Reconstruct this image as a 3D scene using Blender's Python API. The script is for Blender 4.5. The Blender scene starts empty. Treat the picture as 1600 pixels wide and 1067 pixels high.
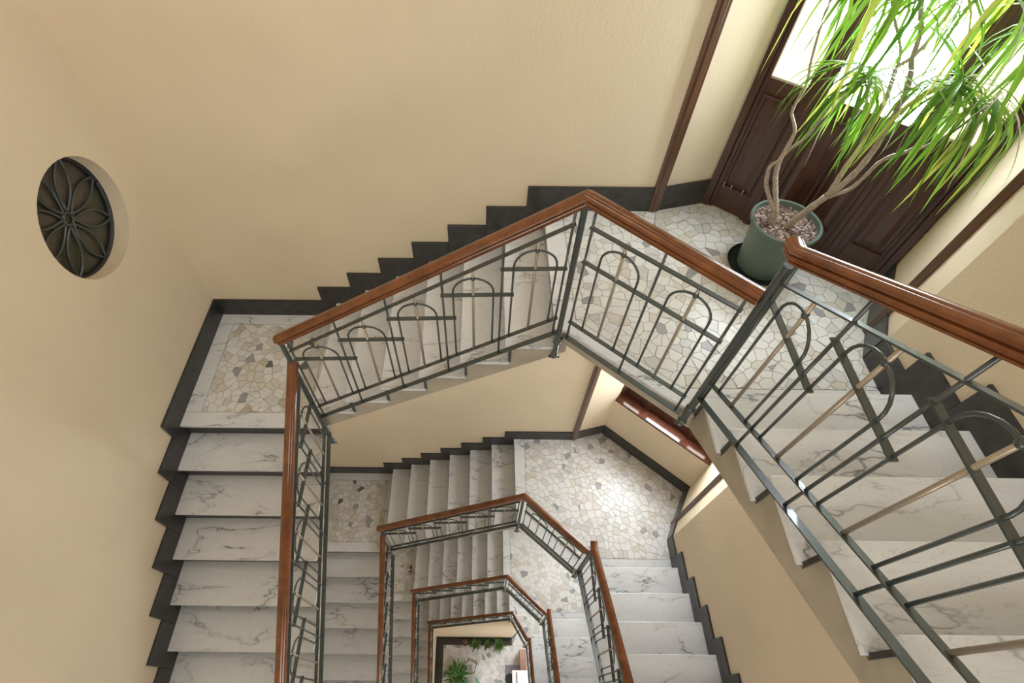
import bpy, math, random
from mathutils import Vector, Matrix
random.seed(7)
PI=math.pi
# ------------------------------------------------------------------ camera, sky, light, exposure
S=bpy.context.scene
cam=bpy.data.cameras.new('camera'); camo=bpy.data.objects.new('camera',cam); S.collection.objects.link(camo)
TH=0.6357; ROLL=0.0101
camo.matrix_world=Matrix.Translation((0,0,18.572))@Matrix.Rotation(TH,4,'X')@Matrix.Rotation(ROLL,4,'Z')
cam.sensor_fit='HORIZONTAL'; cam.sensor_width=36; cam.lens=18.178
cam.shift_x=0.02957; cam.shift_y=-0.00715; cam.clip_start=0.02; cam.clip_end=200
S.camera=camo
S.view_settings.view_transform='Standard'; S.view_settings.look='None'
S.view_settings.gamma=1; S.view_settings.use_curve_mapping=False
S.view_settings.exposure=0.30
w=bpy.data.worlds.new('world'); S.world=w; w.use_nodes=True
w.node_tree.nodes['Background'].inputs[0].default_value=(0.85,0.92,1.0,1)
w.node_tree.nodes['Background'].inputs[1].default_value=1.0
PANE=26.0          # brightness of the daylit frosted panes
def area(name,loc,rot,sx,sy,power,col):
    l=bpy.data.lights.new(name,'AREA'); l.shape='RECTANGLE'; l.size=sx; l.size_y=sy; l.energy=power; l.color=col
    o=bpy.data.objects.new(name,l); o.location=loc; o.rotation_euler=rot; S.collection.objects.link(o); return o
area('roof_fill',(-1.0,1.6,20.95),(0,0,0),1.2,1.2,22,(1.0,0.93,0.82))  # added overhead fill, slightly warm, unseen; stands for no actual fitting
for k in range(4):   # added cool fill inside the solid front wall, one per storey
    area('front_fill',(-0.1,-1.85,16.0-4*k+1.3+2.2 if k else 19.0),(math.radians(80),0,0),2.2,1.3,37 if k else 62,(0.93,0.97,1.0))

area('ground_fill',(1.2,-0.6,2.6),(math.radians(25),0,0),1.6,1.6,42,(0.93,0.96,1.0))  # unseen fill added to brighten the ground hall
# ------------------------------------------------------------------ measures (metres)
H=3.9977; R=0.18574; T=0.30
XP=0.4576; YB=3.079; XL=-2.486; XR=2.306; YN=1.895; YR=1.3874
ZP=16.0; YF=-1.9; ZTOP=21.1
SK=0.208; SKE=0.133
PA=(-1.245,1.85); PB=(0.4756,1.905); PC=(1.1227,1.3356)
SLOPE=R/T
CWL=(1.68,3.185); CER=(2.643,2.344); ST1=(1.27,YB); ST2=(2.405,1.935); CRN=(XR,1.74)

# ------------------------------------------------------------------ helpers
def link(o): S.collection.objects.link(o); return o
class MB:
    def __init__(s): s.v=[]; s.f=[]; s.m=[]
    def poly(s,pts,mi=0):
        n=len(s.v); s.v+= [tuple(p) for p in pts]; s.f.append(tuple(range(n,n+len(pts)))); s.m.append(mi)
    def box(s,c,d,mat=None,mi=0):
        x,y,z=[a/2 for a in d]; P=[Vector((i,j,k)) for i in(-x,x) for j in(-y,y) for k in(-z,z)]
        if mat is not None: P=[mat@p for p in P]
        n=len(s.v); s.v+=[tuple(p+Vector(c)) for p in P]
        for f in((0,1,3,2),(4,6,7,5),(0,4,5,1),(2,3,7,6),(0,2,6,4),(1,5,7,3)): s.f.append(tuple(n+i for i in f)); s.m.append(mi)
        return s
    def bb(s,a,b,mi=0): return s.box([(a[i]+b[i])/2 for i in range(3)],[abs(b[i]-a[i]) for i in range(3)],mi=mi)
    def prism(s,poly,lo,hi,axis='z',mi=0,chamfer=0):
        """polygon extruded along an axis; poly in the two other coordinates"""
        def P(a,b,c):
            return {'z':(a,b,c),'x':(c,a,b),'y':(a,c,b)}[axis]
        n=len(s.v); k=len(poly)
        s.v+=[P(a,b,lo) for a,b in poly]+[P(a,b,hi) for a,b in poly]
        s.f.append(tuple(n+i for i in reversed(range(k)))); s.m.append(mi)
        s.f.append(tuple(n+k+i for i in range(k))); s.m.append(mi)
        for i in range(k):
            j=(i+1)%k; s.f.append((n+i,n+j,n+k+j,n+k+i)); s.m.append(mi)
        return s
    def sweep(s,path,prof,closed=True,up=Vector((0,0,1)),cap=True,mi=0,mitre=True):
        """profile (side,up) swept along a 3D path with mitred corners"""
        path=[Vector(p) for p in path]; n=len(s.v); k=len(prof); N=len(path)
        for i,p in enumerate(path):
            d0=(p-path[i-1]).normalized() if i>0 else None
            d1=(path[i+1]-p).normalized() if i<N-1 else None
            if d0 is None: d=d1
            elif d1 is None: d=d0
            else: d=(d0+d1).normalized()
            ref=d1 if d1 is not None else d0
            sd=ref.cross(up)
            if sd.length<1e-4: sd=ref.cross(Vector((0,1,0)))
            sd.normalize(); u=sd.cross(ref).normalized()
            for (a,b) in prof:
                q=p+sd*a+u*b
                if abs(ref.dot(d))>0.2: q=q+ref*((p-q).dot(d)/ref.dot(d))
                s.v.append(tuple(q))
        for i in range(N-1):
            for j in range(k if closed else k-1):
                jj=(j+1)%k; a=n+i*k
                s.f.append((a+j,a+jj,a+k+jj,a+k+j)); s.m.append(mi)
        if cap and closed:
            s.f.append(tuple(n+j for j in reversed(range(k)))); s.m.append(mi)
            s.f.append(tuple(n+(N-1)*k+j for j in range(k))); s.m.append(mi)
        return s
    def tube(s,path,r,seg=8,mi=0):
        rs=r if isinstance(r,(list,tuple)) else [r]*len(path)
        path=[Vector(p) for p in path]; N=len(path); n=len(s.v)
        d=(path[1]-path[0]).normalized(); a=Vector((0,0,1)) if abs(d.z)<.9 else Vector((1,0,0))
        u=d.cross(a).normalized()
        for i,p in enumerate(path):
            if i==0: t=path[1]-p
            elif i==N-1: t=p-path[i-1]
            else: t=(path[i+1]-p).normalized()+(p-path[i-1]).normalized()
            t.normalize(); u=(u-t*u.dot(t)).normalized(); v=t.cross(u)
            for j in range(seg):
                an=2*PI*j/seg; s.v.append(tuple(p+(u*math.cos(an)+v*math.sin(an))*rs[i]))
        for i in range(N-1):
            for j in range(seg):
                jj=(j+1)%seg; b=n+i*seg
                s.f.append((b+j,b+jj,b+seg+jj,b+seg+j)); s.m.append(mi)
        s.f.append(tuple(n+j for j in reversed(range(seg)))); s.m.append(mi)
        s.f.append(tuple(n+(N-1)*seg+j for j in range(seg))); s.m.append(mi)
        return s
    def lathe(s,prof,c=(0,0,0),seg=32,mi=0,cap=False):
        n=len(s.v)
        for r,z in prof:
            for j in range(seg):
                a=2*PI*j/seg; s.v.append((c[0]+r*math.cos(a),c[1]+r*math.sin(a),c[2]+z))
        for i in range(len(prof)-1):
            for j in range(seg):
                jj=(j+1)%seg; b=n+i*seg
                s.f.append((b+j,b+jj,b+seg+jj,b+seg+j)); s.m.append(mi)
        if cap:
            s.f.append(tuple(n+j for j in reversed(range(seg)))); s.m.append(mi)
            s.f.append(tuple(n+(len(prof)-1)*seg+j for j in range(seg))); s.m.append(mi)
        return s
    def mesh(s,name,mats,smooth=False):
        me=bpy.data.meshes.new(name); me.from_pydata(s.v,[],s.f)
        for m in (mats if isinstance(mats,(list,tuple)) else [mats]): me.materials.append(m)
        for i,p in enumerate(me.polygons): p.material_index=s.m[i]; p.use_smooth=bool(smooth)
        me.validate(); me.update()
        import bmesh
        b=bmesh.new(); b.from_mesh(me); bmesh.ops.recalc_face_normals(b,faces=b.faces); b.to_mesh(me); b.free()
        if smooth=='auto':
            me.set_sharp_from_angle(angle=math.radians(40))
        return me
    def build(s,name,mats,parent=None,smooth=False,bevel=0,**kw):
        o=bpy.data.objects.new(name,s.mesh(name,mats,smooth)); link(o)
        if parent is not None: o.parent=parent; o.matrix_parent_inverse=parent_inv(parent)
        if bevel:
            m=o.modifiers.new('bevel','BEVEL'); m.width=bevel; m.segments=2; m.limit_method='ANGLE'; m.angle_limit=math.radians(35)
        tag(o,**kw); return o
def parent_inv(p):
    M=Matrix.Identity(4); q=p
    while q is not None: M=Matrix.Translation(q.location)@q.rotation_euler.to_matrix().to_4x4()@M if q.parent is None else M; q=q.parent
    return M.inverted()
def tag(o,label=None,cat=None,group=None,kind=None):
    if label:o['label']=label
    if cat:o['category']=cat
    if group:o['group']=group
    if kind:o['kind']=kind
    return o
def empty(name,loc,**kw):
    o=bpy.data.objects.new(name,None); o.empty_display_size=.1; o.location=loc; link(o); tag(o,**kw); return o
def inst(src,loc,rot=(0,0,0),scale=(1,1,1),parent=None,name=None):
    o=src.copy(); link(o); o.parent=parent
    if parent is not None: o.matrix_parent_inverse=parent_inv(parent)
    o.location=loc; o.rotation_euler=rot; o.scale=scale
    return o

# ------------------------------------------------------------------ materials
def newmat(name):
    m=bpy.data.materials.new(name); m.use_nodes=True; nt=m.node_tree; b=nt.nodes['Principled BSDF']
    return m,nt,b
def N(nt,t,**kw):
    n=nt.nodes.new(t)
    for k,v in kw.items():
        if k in n.inputs: n.inputs[k].default_value=v
        else: setattr(n,k,v)
    return n
def L(nt,a,b): nt.links.new(a,b)
def ramp(nt,fac,stops):
    r=nt.nodes.new('ShaderNodeValToRGB'); e=r.color_ramp.elements
    while len(e)<len(stops): e.new(0.5)
    for i,(p,c) in enumerate(stops): e[i].position=p; e[i].color=(*c,1)
    L(nt,fac,r.inputs[0]); return r.outputs[0]
def bump(nt,b,h,dist,strength=1):
    n=N(nt,'ShaderNodeBump'); n.inputs['Distance'].default_value=dist; n.inputs['Strength'].default_value=strength
    L(nt,h,n.inputs['Height']); L(nt,n.outputs[0],b.inputs['Normal'])
def pos(nt,scale=(1,1,1)):
    g=N(nt,'ShaderNodeNewGeometry'); mp=N(nt,'ShaderNodeMapping'); mp.inputs['Scale'].default_value=scale
    L(nt,g.outputs['Position'],mp.inputs['Vector']); return mp.outputs[0]
def plaster(name,col,bumpd=.0025):
    m,nt,b=newmat(name); p=pos(nt)
    n1=N(nt,'ShaderNodeTexNoise',Scale=55.0,Detail=4.0); L(nt,p,n1.inputs['Vector'])
    n2=N(nt,'ShaderNodeTexNoise',Scale=1.3,Detail=3.0); L(nt,p,n2.inputs['Vector'])
    c=[x for x in col]
    L(nt,ramp(nt,n2.outputs['Fac'],[(.3,tuple(x*.96 for x in c)),(.7,tuple(min(1,x*1.03) for x in c))]),b.inputs['Base Color'])
    b.inputs['Roughness'].default_value=.75; b.inputs['Specular IOR Level'].default_value=.25
    bump(nt,b,n1.outputs['Fac'],bumpd,.8); return m
def marble(name,base,vein,amount=1.0,rough=.22,zs=6.1,tint=None):
    m,nt,b=newmat(name); p=pos(nt,(1,1,zs))
    wn=N(nt,'ShaderNodeTexNoise',Scale=1.5,Detail=4.0,Roughness=.55,Distortion=.25)
    mp=N(nt,'ShaderNodeMapping'); mp.inputs['Rotation'].default_value=(0,0,.6); mp.inputs['Scale'].default_value=(1,2.8,1)
    L(nt,p,mp.inputs['Vector']); L(nt,mp.outputs[0],wn.inputs['Vector'])
    def ridge(src,width):
        a=N(nt,'ShaderNodeMath',operation='SUBTRACT'); a.inputs[1].default_value=.5; L(nt,src,a.inputs[0])
        c=N(nt,'ShaderNodeMath',operation='ABSOLUTE'); L(nt,a.outputs[0],c.inputs[0])
        r=N(nt,'ShaderNodeMapRange'); r.inputs['From Min'].default_value=0; r.inputs['From Max'].default_value=width
        r.inputs['To Min'].default_value=1; r.inputs['To Max'].default_value=0; L(nt,c.outputs[0],r.inputs['Value']); return r.outputs[0]
    v1=ridge(wn.outputs['Fac'],.012)
    v2=ridge(wn.outputs['Fac'],.06)
    n2=N(nt,'ShaderNodeTexNoise',Scale=2.3,Detail=3.0); L(nt,p,n2.inputs['Vector'])
    msk=N(nt,'ShaderNodeMapRange'); msk.inputs['From Min'].default_value=.42; msk.inputs['From Max'].default_value=.62; L(nt,n2.outputs['Fac'],msk.inputs['Value'])
    w1=N(nt,'ShaderNodeTexNoise',Scale=4.5,Detail=5.0,Roughness=.6,Distortion=.35); L(nt,mp.outputs[0],w1.inputs['Vector'])
    v3=ridge(w1.outputs['Fac'],.010)
    def mul(a,k):
        q=N(nt,'ShaderNodeMath',operation='MULTIPLY'); L(nt,a,q.inputs[0])
        if isinstance(k,float): q.inputs[1].default_value=k
        else: L(nt,k,q.inputs[1])
        return q.outputs[0]
    def add(a,c):
        q=N(nt,'ShaderNodeMath',operation='ADD',use_clamp=True); L(nt,a,q.inputs[0]); L(nt,c,q.inputs[1]); return q.outputs[0]
    f=add(add(mul(mul(v1,msk.outputs[0]),.75*amount),mul(mul(v2,msk.outputs[0]),.22*amount)),mul(v3,.22*amount))
    n3=N(nt,'ShaderNodeTexNoise',Scale=.9,Detail=4.0); L(nt,p,n3.inputs['Vector'])
    bc=ramp(nt,n3.outputs['Fac'],[(.3,tuple(x*.93 for x in base)),(.65,base)])
    mx=N(nt,'ShaderNodeMix',data_type='RGBA'); L(nt,f,mx.inputs['Factor']); L(nt,bc,mx.inputs['A']); mx.inputs['B'].default_value=(*vein,1)
    L(nt,mx.outputs['Result'],b.inputs['Base Color']); b.inputs['Roughness'].default_value=rough
    return m
def plain(name,col,rough=.5,metal=0,var=.06,scale=20.0,bd=0,coat=0,spec=.5):
    m,nt,b=newmat(name); p=pos(nt)
    n=N(nt,'ShaderNodeTexNoise',Scale=scale,Detail=3.0); L(nt,p,n.inputs['Vector'])
    L(nt,ramp(nt,n.outputs['Fac'],[(.3,tuple(x*(1-var) for x in col)),(.7,tuple(min(1,x*(1+var)) for x in col))]),b.inputs['Base Color'])
    b.inputs['Roughness'].default_value=rough; b.inputs['Metallic'].default_value=metal; b.inputs['Coat Weight'].default_value=coat
    b.inputs['Specular IOR Level'].default_value=spec
    if bd: bump(nt,b,n.outputs['Fac'],bd)
    return m
def wood(name,c1,c2,rough,stretch,scale=6.0):
    m,nt,b=newmat(name); p=pos(nt,stretch)
    n=N(nt,'ShaderNodeTexNoise',Scale=scale,Detail=6.0,Roughness=.6,Distortion=.3); L(nt,p,n.inputs['Vector'])
    L(nt,ramp(nt,n.outputs['Fac'],[(.3,c1),(.7,c2)]),b.inputs['Base Color'])
    b.inputs['Roughness'].default_value=rough; b.inputs['Coat Weight'].default_value=.35; b.inputs['Coat Roughness'].default_value=.18
    bump(nt,b,n.outputs['Fac'],.0006); return m
M={}
M['wall']=plaster('cream_plaster',(.795,.670,.490))
M['ceil']=plaster('ceiling_plaster',(.82,.79,.72))
M['soffit']=plaster('soffit_plaster',(.72,.60,.43))
M['marble']=marble('white_marble',(.785,.79,.80),(.20,.20,.22),1.0)
M['side']=plain('grey_stone',(.40,.345,.26),.6,var=.12,scale=7.0,bd=.0006)
M['slate']=plain('black_slate',(.036,.034,.033),.33,var=.35,scale=14.0,spec=.55)
M['grout']=plain('grey_grout',(.36,.32,.26),.8,var=.2,scale=30.0)
M['s_white']=marble('stone_white',(.78,.77,.745),(.45,.43,.40),.7,.32)
M['s_cream']=marble('stone_cream',(.68,.64,.565),(.42,.36,.27),.7,.32)
M['s_pale']=marble('stone_pale_grey',(.64,.63,.61),(.36,.35,.34),.7,.32)
M['s_grey']=marble('stone_grey',(.36,.36,.365),(.20,.20,.21),.8,.32)
M['s_tan']=marble('stone_tan',(.56,.50,.40),(.27,.21,.13),.8,.32)
M['s_dark']=marble('stone_dark',(.15,.145,.13),(.06,.06,.06),.5,.32)
M['rail']=wood('varnished_handrail',(.125,.040,.013),(.25,.085,.025),.2,(1,1,1),9.0)
M['door']=wood('dark_door_wood',(.040,.014,.009),(.095,.036,.020),.28,(5,5,.5),5.0)
M['sill']=wood('polished_sill_wood',(.06,.020,.012),(.12,.04,.02),.10,(3,3,3),5.0)
M['trimw']=wood('brown_trim_wood',(.085,.038,.020),(.15,.07,.036),.35,(8,8,.6),4.0)
M['iron']=plain('green_iron_paint',(.050,.064,.061),.30,var=.10,scale=60.0,spec=.6,coat=.35)
M['rod']=plain('brushed_metal_rod',(.43,.36,.27),.36,metal=.5,var=.08,scale=80.0)
M['brass']=plain('worn_steel',(.50,.48,.44),.3,metal=1,var=.05)
M['pot']=plain('green_pot_plastic',(.125,.175,.148),.45,var=.06,scale=6.0)
M['saucer']=plain('dark_saucer_plastic',(.02,.03,.026),.4)
M['bark']=plain('pale_bark',(.42,.34,.27),.8,var=.25,scale=70.0,bd=.004)
M['terracotta']=plain('terracotta',(.25,.055,.035),.7)
M['tcot2']=plain('pale_terracotta',(.42,.28,.18),.7)
M['whitep']=plain('white_laminate',(.85,.85,.86),.4,var=.01)
M['greym']=plain('grey_mat_cloth',(.30,.30,.34),.9,var=.1,scale=90.0,bd=.002)
M['brownbox']=plain('brown_board',(.40,.23,.17),.7)
M['black']=plain('black_metal',(.02,.02,.022),.4)
def pane_mat(name,col,s):
    m,nt,b=newmat(name); p=pos(nt)
    n=N(nt,'ShaderNodeTexNoise',Scale=2.0,Detail=2.0); L(nt,p,n.inputs['Vector'])
    b.inputs['Base Color'].default_value=(*col,1); b.inputs['Roughness'].default_value=.35
    L(nt,ramp(nt,n.outputs['Fac'],[(.3,tuple(x*.93 for x in col)),(.7,col)]),b.inputs['Emission Color'])
    b.inputs['Emission Strength'].default_value=s; return m
M['pane']=pane_mat('daylit_frosted_glass',(.84,.92,1.0),PANE)
M['pane_cream']=pane_mat('daylit_frosted_glass_bright_cream',(1.0,.94,.82),8.0)
M['pane_side']=pane_mat('daylit_frosted_glass_cream',(1.0,.92,.70),.95)
def soil():
    m,nt,b=newmat('bark_chip_soil'); p=pos(nt)
    v=N(nt,'ShaderNodeTexVoronoi',Scale=70.0); L(nt,p,v.inputs['Vector'])
    sp=N(nt,'ShaderNodeSeparateColor'); L(nt,v.outputs['Color'],sp.inputs[0])
    L(nt,ramp(nt,sp.outputs[0],[(0,(.03,.018,.014)),(.55,(.13,.08,.06)),(.9,(.36,.27,.23))]),b.inputs['Base Color'])
    b.inputs['Roughness'].default_value=.9; bump(nt,b,sp.outputs[0],.012); return m
M['soil']=soil()
def leafm(name,c1,c2,tr=.35):
    m,nt,b=newmat(name); 
    oi=N(nt,'ShaderNodeObjectInfo'); p=pos(nt)
    n=N(nt,'ShaderNodeTexNoise',Scale=9.0,Detail=2.0); L(nt,p,n.inputs['Vector'])
    ad=N(nt,'ShaderNodeMath',operation='ADD'); L(nt,oi.outputs['Random'],ad.inputs[0]); L(nt,n.outputs['Fac'],ad.inputs[1])
    ml=N(nt,'ShaderNodeMath',operation='MULTIPLY'); L(nt,ad.outputs[0],ml.inputs[0]); ml.inputs[1].default_value=.5
    col=ramp(nt,ml.outputs[0],[(.25,c1),(.75,c2)])
    L(nt,col,b.inputs['Base Color']); b.inputs['Roughness'].default_value=.38
    t=N(nt,'ShaderNodeBsdfTranslucent'); L(nt,col,t.inputs['Color'])
    mx=N(nt,'ShaderNodeMixShader'); mx.inputs[0].default_value=tr
    out=nt.nodes['Material Output']; L(nt,b.outputs[0],mx.inputs[1]); L(nt,t.outputs[0],mx.inputs[2]); L(nt,mx.outputs[0],out.inputs['Surface'])
    return m
M['leaf']=leafm('dracaena_leaf',(.06,.18,.015),(.22,.40,.04),.38)
M['leafy']=leafm('dracaena_leaf_yellow',(.26,.36,.04),(.50,.46,.10),.45)
M['leafp']=leafm('dracaena_leaf_pale',(.45,.42,.34),(.60,.55,.45),.3)
M['leafg']=leafm('ground_plant_leaf',(.03,.10,.015),(.10,.26,.04),.3)
M['leafb']=leafm('bluish_plant_leaf',(.12,.26,.17),(.30,.48,.36),.3)
def dglass():
    m,nt,b=newmat('dark_hammered_glass'); p=pos(nt)
    n=N(nt,'ShaderNodeTexNoise',Scale=2.2,Detail=2.0); L(nt,p,n.inputs['Vector'])
    L(nt,ramp(nt,n.outputs['Fac'],[(.42,(.10,.080,.060)),(.68,(.05,.06,.03))]),b.inputs['Base Color'])
    n2=N(nt,'ShaderNodeTexNoise',Scale=60.0,Detail=2.0); L(nt,p,n2.inputs['Vector'])
    b.inputs['Roughness'].default_value=.25; bump(nt,b,n2.outputs['Fac'],.003); return m
M['dglass']=dglass()

# ------------------------------------------------------------------ walls
def quadwall(name,a,b,bands,mat=M['wall'],th=.12,side=1,parent=None,**kw):
    """vertical wall from a to b (plan), solid where bands say so; thickness away from the room"""
    d=Vector((b[0]-a[0],b[1]-a[1])); n=Vector((-d.y,d.x)).normalized()*th*side
    m=MB()
    for z0,z1 in bands:
        m.prism([a,b,(b[0]+n.x,b[1]+n.y),(a[0]+n.x,a[1]+n.y)],z0,z1)
    return m.build(name,mat,parent,**(kw or dict(kind='structure')))
# left wall with the round opening
RC=(2.497,ZP-7*R+1.665); RR=.378
m=MB(); K=48; hs=.6
ring=[(RC[0]+RR*math.cos(2*PI*i/K),RC[1]+RR*math.sin(2*PI*i/K)) for i in range(K)]
def sqp(i):
    a=2*PI*i/K; c,s_=math.cos(a),math.sin(a); k=hs/max(abs(c),abs(s_)); return (RC[0]+k*c,RC[1]+k*s_)
for i in range(K):
    j=(i+1)%K; p,q=ring[i],ring[j]; u,v=sqp(i),sqp(j)
    m.poly([(XL,*p),(XL,*q),(XL,*v),(XL,*u)])
y0,y1,z0,z1=RC[0]-hs,RC[0]+hs,RC[1]-hs,RC[1]+hs
def rect(ya,yb,za,zb): m.poly([(XL,ya,za),(XL,yb,za),(XL,yb,zb),(XL,ya,zb)])
rect(YF,y0,0,ZTOP); rect(y1,YB,0,ZTOP); rect(y0,y1,0,z0); rect(y0,y1,z1,ZTOP)
for i in range(K):
    j=(i+1)%K; p,q=ring[i],ring[j]
    m.poly([(XL,*p),(XL-.20,*p),(XL-.20,*q),(XL,*q)])
m.bb((XL-.30,YF,0),(XL-.26,YB+.1,ZTOP))
m.build('wall_left',M['wall'],kind='structure')
quadwall('wall_back',(XL-.3,YB),ST1,[(0,ZTOP)])
quadwall('wall_recess_left',ST1,(CWL[0]+.15*.96*0+.0,CWL[1]),[(0,ZTOP)])
quadwall('wall_recess_right',CER,ST2,[(0,ZTOP)])
quadwall('wall_return',ST2,CRN,[(0,ZTOP)])
quadwall('wall_right',CRN,(XR,YF),[(0,ZTOP)])
quadwall('wall_front',(XR,YF),(XL,YF),[(0,ZTOP)])
# door wall: opening heights per level
dd=Vector((CER[0]-CWL[0],CER[1]-CWL[1])).normalized(); dn=Vector((-dd.y,dd.x))   # dn points outwards
if dn.dot(Vector((1,1)))<0: dn=-dn
def DP(s,o,z): return (CWL[0]+dd.x*s+dn.x*o, CWL[1]+dd.y*s+dn.y*o, z)
DW=(Vector(CER)-Vector(CWL)).length
bands=[(0,.0)]
opens=[(0,2.3)]
for k in (3,2,1): opens.append((ZP-k*H+.90,ZP-k*H+2.35))
opens.append((ZP,ZP+2.35))
z=0;bl=[]
for a_,b_ in opens:
    if a_>z+.01: bl.append((z,a_))
    z=b_
bl.append((z,ZTOP))
quadwall('wall_door',CWL,CER,bl,side=1,th=.22)
# side reveals and darkness stop behind openings
m=MB()
for s in (0,DW):
    a=DP(s,0,0); b=DP(s,.35,0); e=.03*(-1 if s==0 else 1)
    m.prism([(a[0],a[1]),(b[0],b[1]),(b[0]+dd.x*e,b[1]+dd.y*e),(a[0]+dd.x*e,a[1]+dd.y*e)],0,ZTOP)
m.build('wall_reveal',M['wall'],kind='structure')
m=MB(); m.bb((XL-.3,YF-.1,ZTOP),(XR+.5,YB+.3,ZTOP+.1)); m.build('ceiling',M['ceil'],kind='structure')
m=MB(); m.bb((XL-.3,YF-.1,-.12),(XR+.9,YB+.6,-.004)); m.build('floor',M['grout'],kind='structure')
# ------------------------------------------------------------------ crazy paving
def clip(poly,p,n):
    out=[]
    for i in range(len(poly)):
        a=poly[i]; b=poly[(i+1)%len(poly)]
        da=(a[0]-p[0])*n[0]+(a[1]-p[1])*n[1]; db=(b[0]-p[0])*n[0]+(b[1]-p[1])*n[1]
        if da<=0: out.append(a)
        if (da<0 and db>0) or (da>0 and db<0):
            t=da/(da-db); out.append((a[0]+(b[0]-a[0])*t,a[1]+(b[1]-a[1])*t))
    return out
def inside(poly,p):
    c=False; j=len(poly)-1
    for i in range(len(poly)):
        if (poly[i][1]>p[1])!=(poly[j][1]>p[1]) and p[0]<(poly[j][0]-poly[i][0])*(p[1]-poly[i][1])/(poly[j][1]-poly[i][1])+poly[i][0]: c=not c
        j=i
    return c
def convex_pieces(regions,size,gap,seed):
    """voronoi cells of jittered points, clipped to each convex region; the regions tile the floor"""
    rnd=random.Random(seed); xs=[p[0] for r in regions for p in r]; ys=[p[1] for r in regions for p in r]
    x0,x1,y0,y1=min(xs)-size,max(xs)+size,min(ys)-size,max(ys)+size; pts=[]
    nx=int((x1-x0)/size); ny=int((y1-y0)/size)
    for i in range(nx):
        for j in range(ny):
            if rnd.random()<.14: continue
            pts.append((x0+(i+.5+rnd.uniform(-.48,.48))*size, y0+(j+.5+rnd.uniform(-.48,.48))*size))
    out=[]
    for p in pts:
        near=sorted(((q[0]-p[0])**2+(q[1]-p[1])**2,q) for q in pts if q!=p and abs(q[0]-p[0])<3.2*size and abs(q[1]-p[1])<3.2*size)[:14]
        for reg in regions:
            c=list(reg)
            for d2,q in near:
                d=math.sqrt(d2)
                if d<.35*size: continue
                n=((q[0]-p[0])/d,(q[1]-p[1])/d); c=clip(c,((p[0]+q[0])/2-n[0]*gap/2,(p[1]+q[1])/2-n[1]*gap/2),n)
                if len(c)<3: break
            if len(c)>=3:
                # drop slivers, merge near points
                d=[c[i] for i in range(len(c)) if math.hypot(c[i][0]-c[i-1][0],c[i][1]-c[i-1][1])>.006]
                if len(d)>=3:
                    A=abs(sum(d[i-1][0]*d[i][1]-d[i][0]*d[i-1][1] for i in range(len(d))))/2
                    if A>size*size*.04: out.append((A,d))
    return out
WIDE=[('s_white',66),('s_cream',14),('s_pale',12),('s_grey',8),('s_tan',2.5),('s_dark',1)]
SMALL=[('s_white',40),('s_cream',32),('s_pale',12),('s_grey',6),('s_tan',6),('s_dark',4)]
def pick(rnd,stones):
    t=rnd.uniform(0,100)
    for n_,w_ in stones:
        t-=w_
        if t<0: return M[n_]
    return M['s_white']
def paving(parent,regions,size,z,seed,single=True,gap=.0032,stones=WIDE):
    pcs=convex_pieces(regions,size,gap,seed); pcs.sort(key=lambda a:-a[0]); rnd=random.Random(seed+1)
    rest={}
    for i,(A,c) in enumerate(pcs):
        mt=pick(rnd,stones)
        if i<.4*len(pcs) and mt in (M['s_grey'],M['s_dark'],M['s_tan']): mt=M['s_white']
        dz=rnd.uniform(0,.0012)
        if single and i<300:
            cx=sum(p[0] for p in c)/len(c); cy=sum(p[1] for p in c)/len(c)
            b=MB(); b.prism(c,z-.01,z+dz); b.build('stone',mt,parent)
        else:
            rest.setdefault(mt.name,(mt,MB()))[1].prism(c,z-.01,z+dz)
    if rest:
        b=MB(); mats=[]
        for k,(mt,x) in rest.items():
            n=len(b.v); mi=len(mats); mats.append(mt)
            b.v+=x.v; b.f+=[tuple(n+i for i in f) for f in x.f]; b.m+=[mi]*len(x.f)
        b.build('stone_paving',mats,parent,kind='stuff')
def slabpiece(parent,poly,z,name='border_slab',mat=None,th=.012):
    b=MB(); b.prism(poly,z-th,z+.001); return b.build(name,mat or M['marble'],parent)

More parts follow.
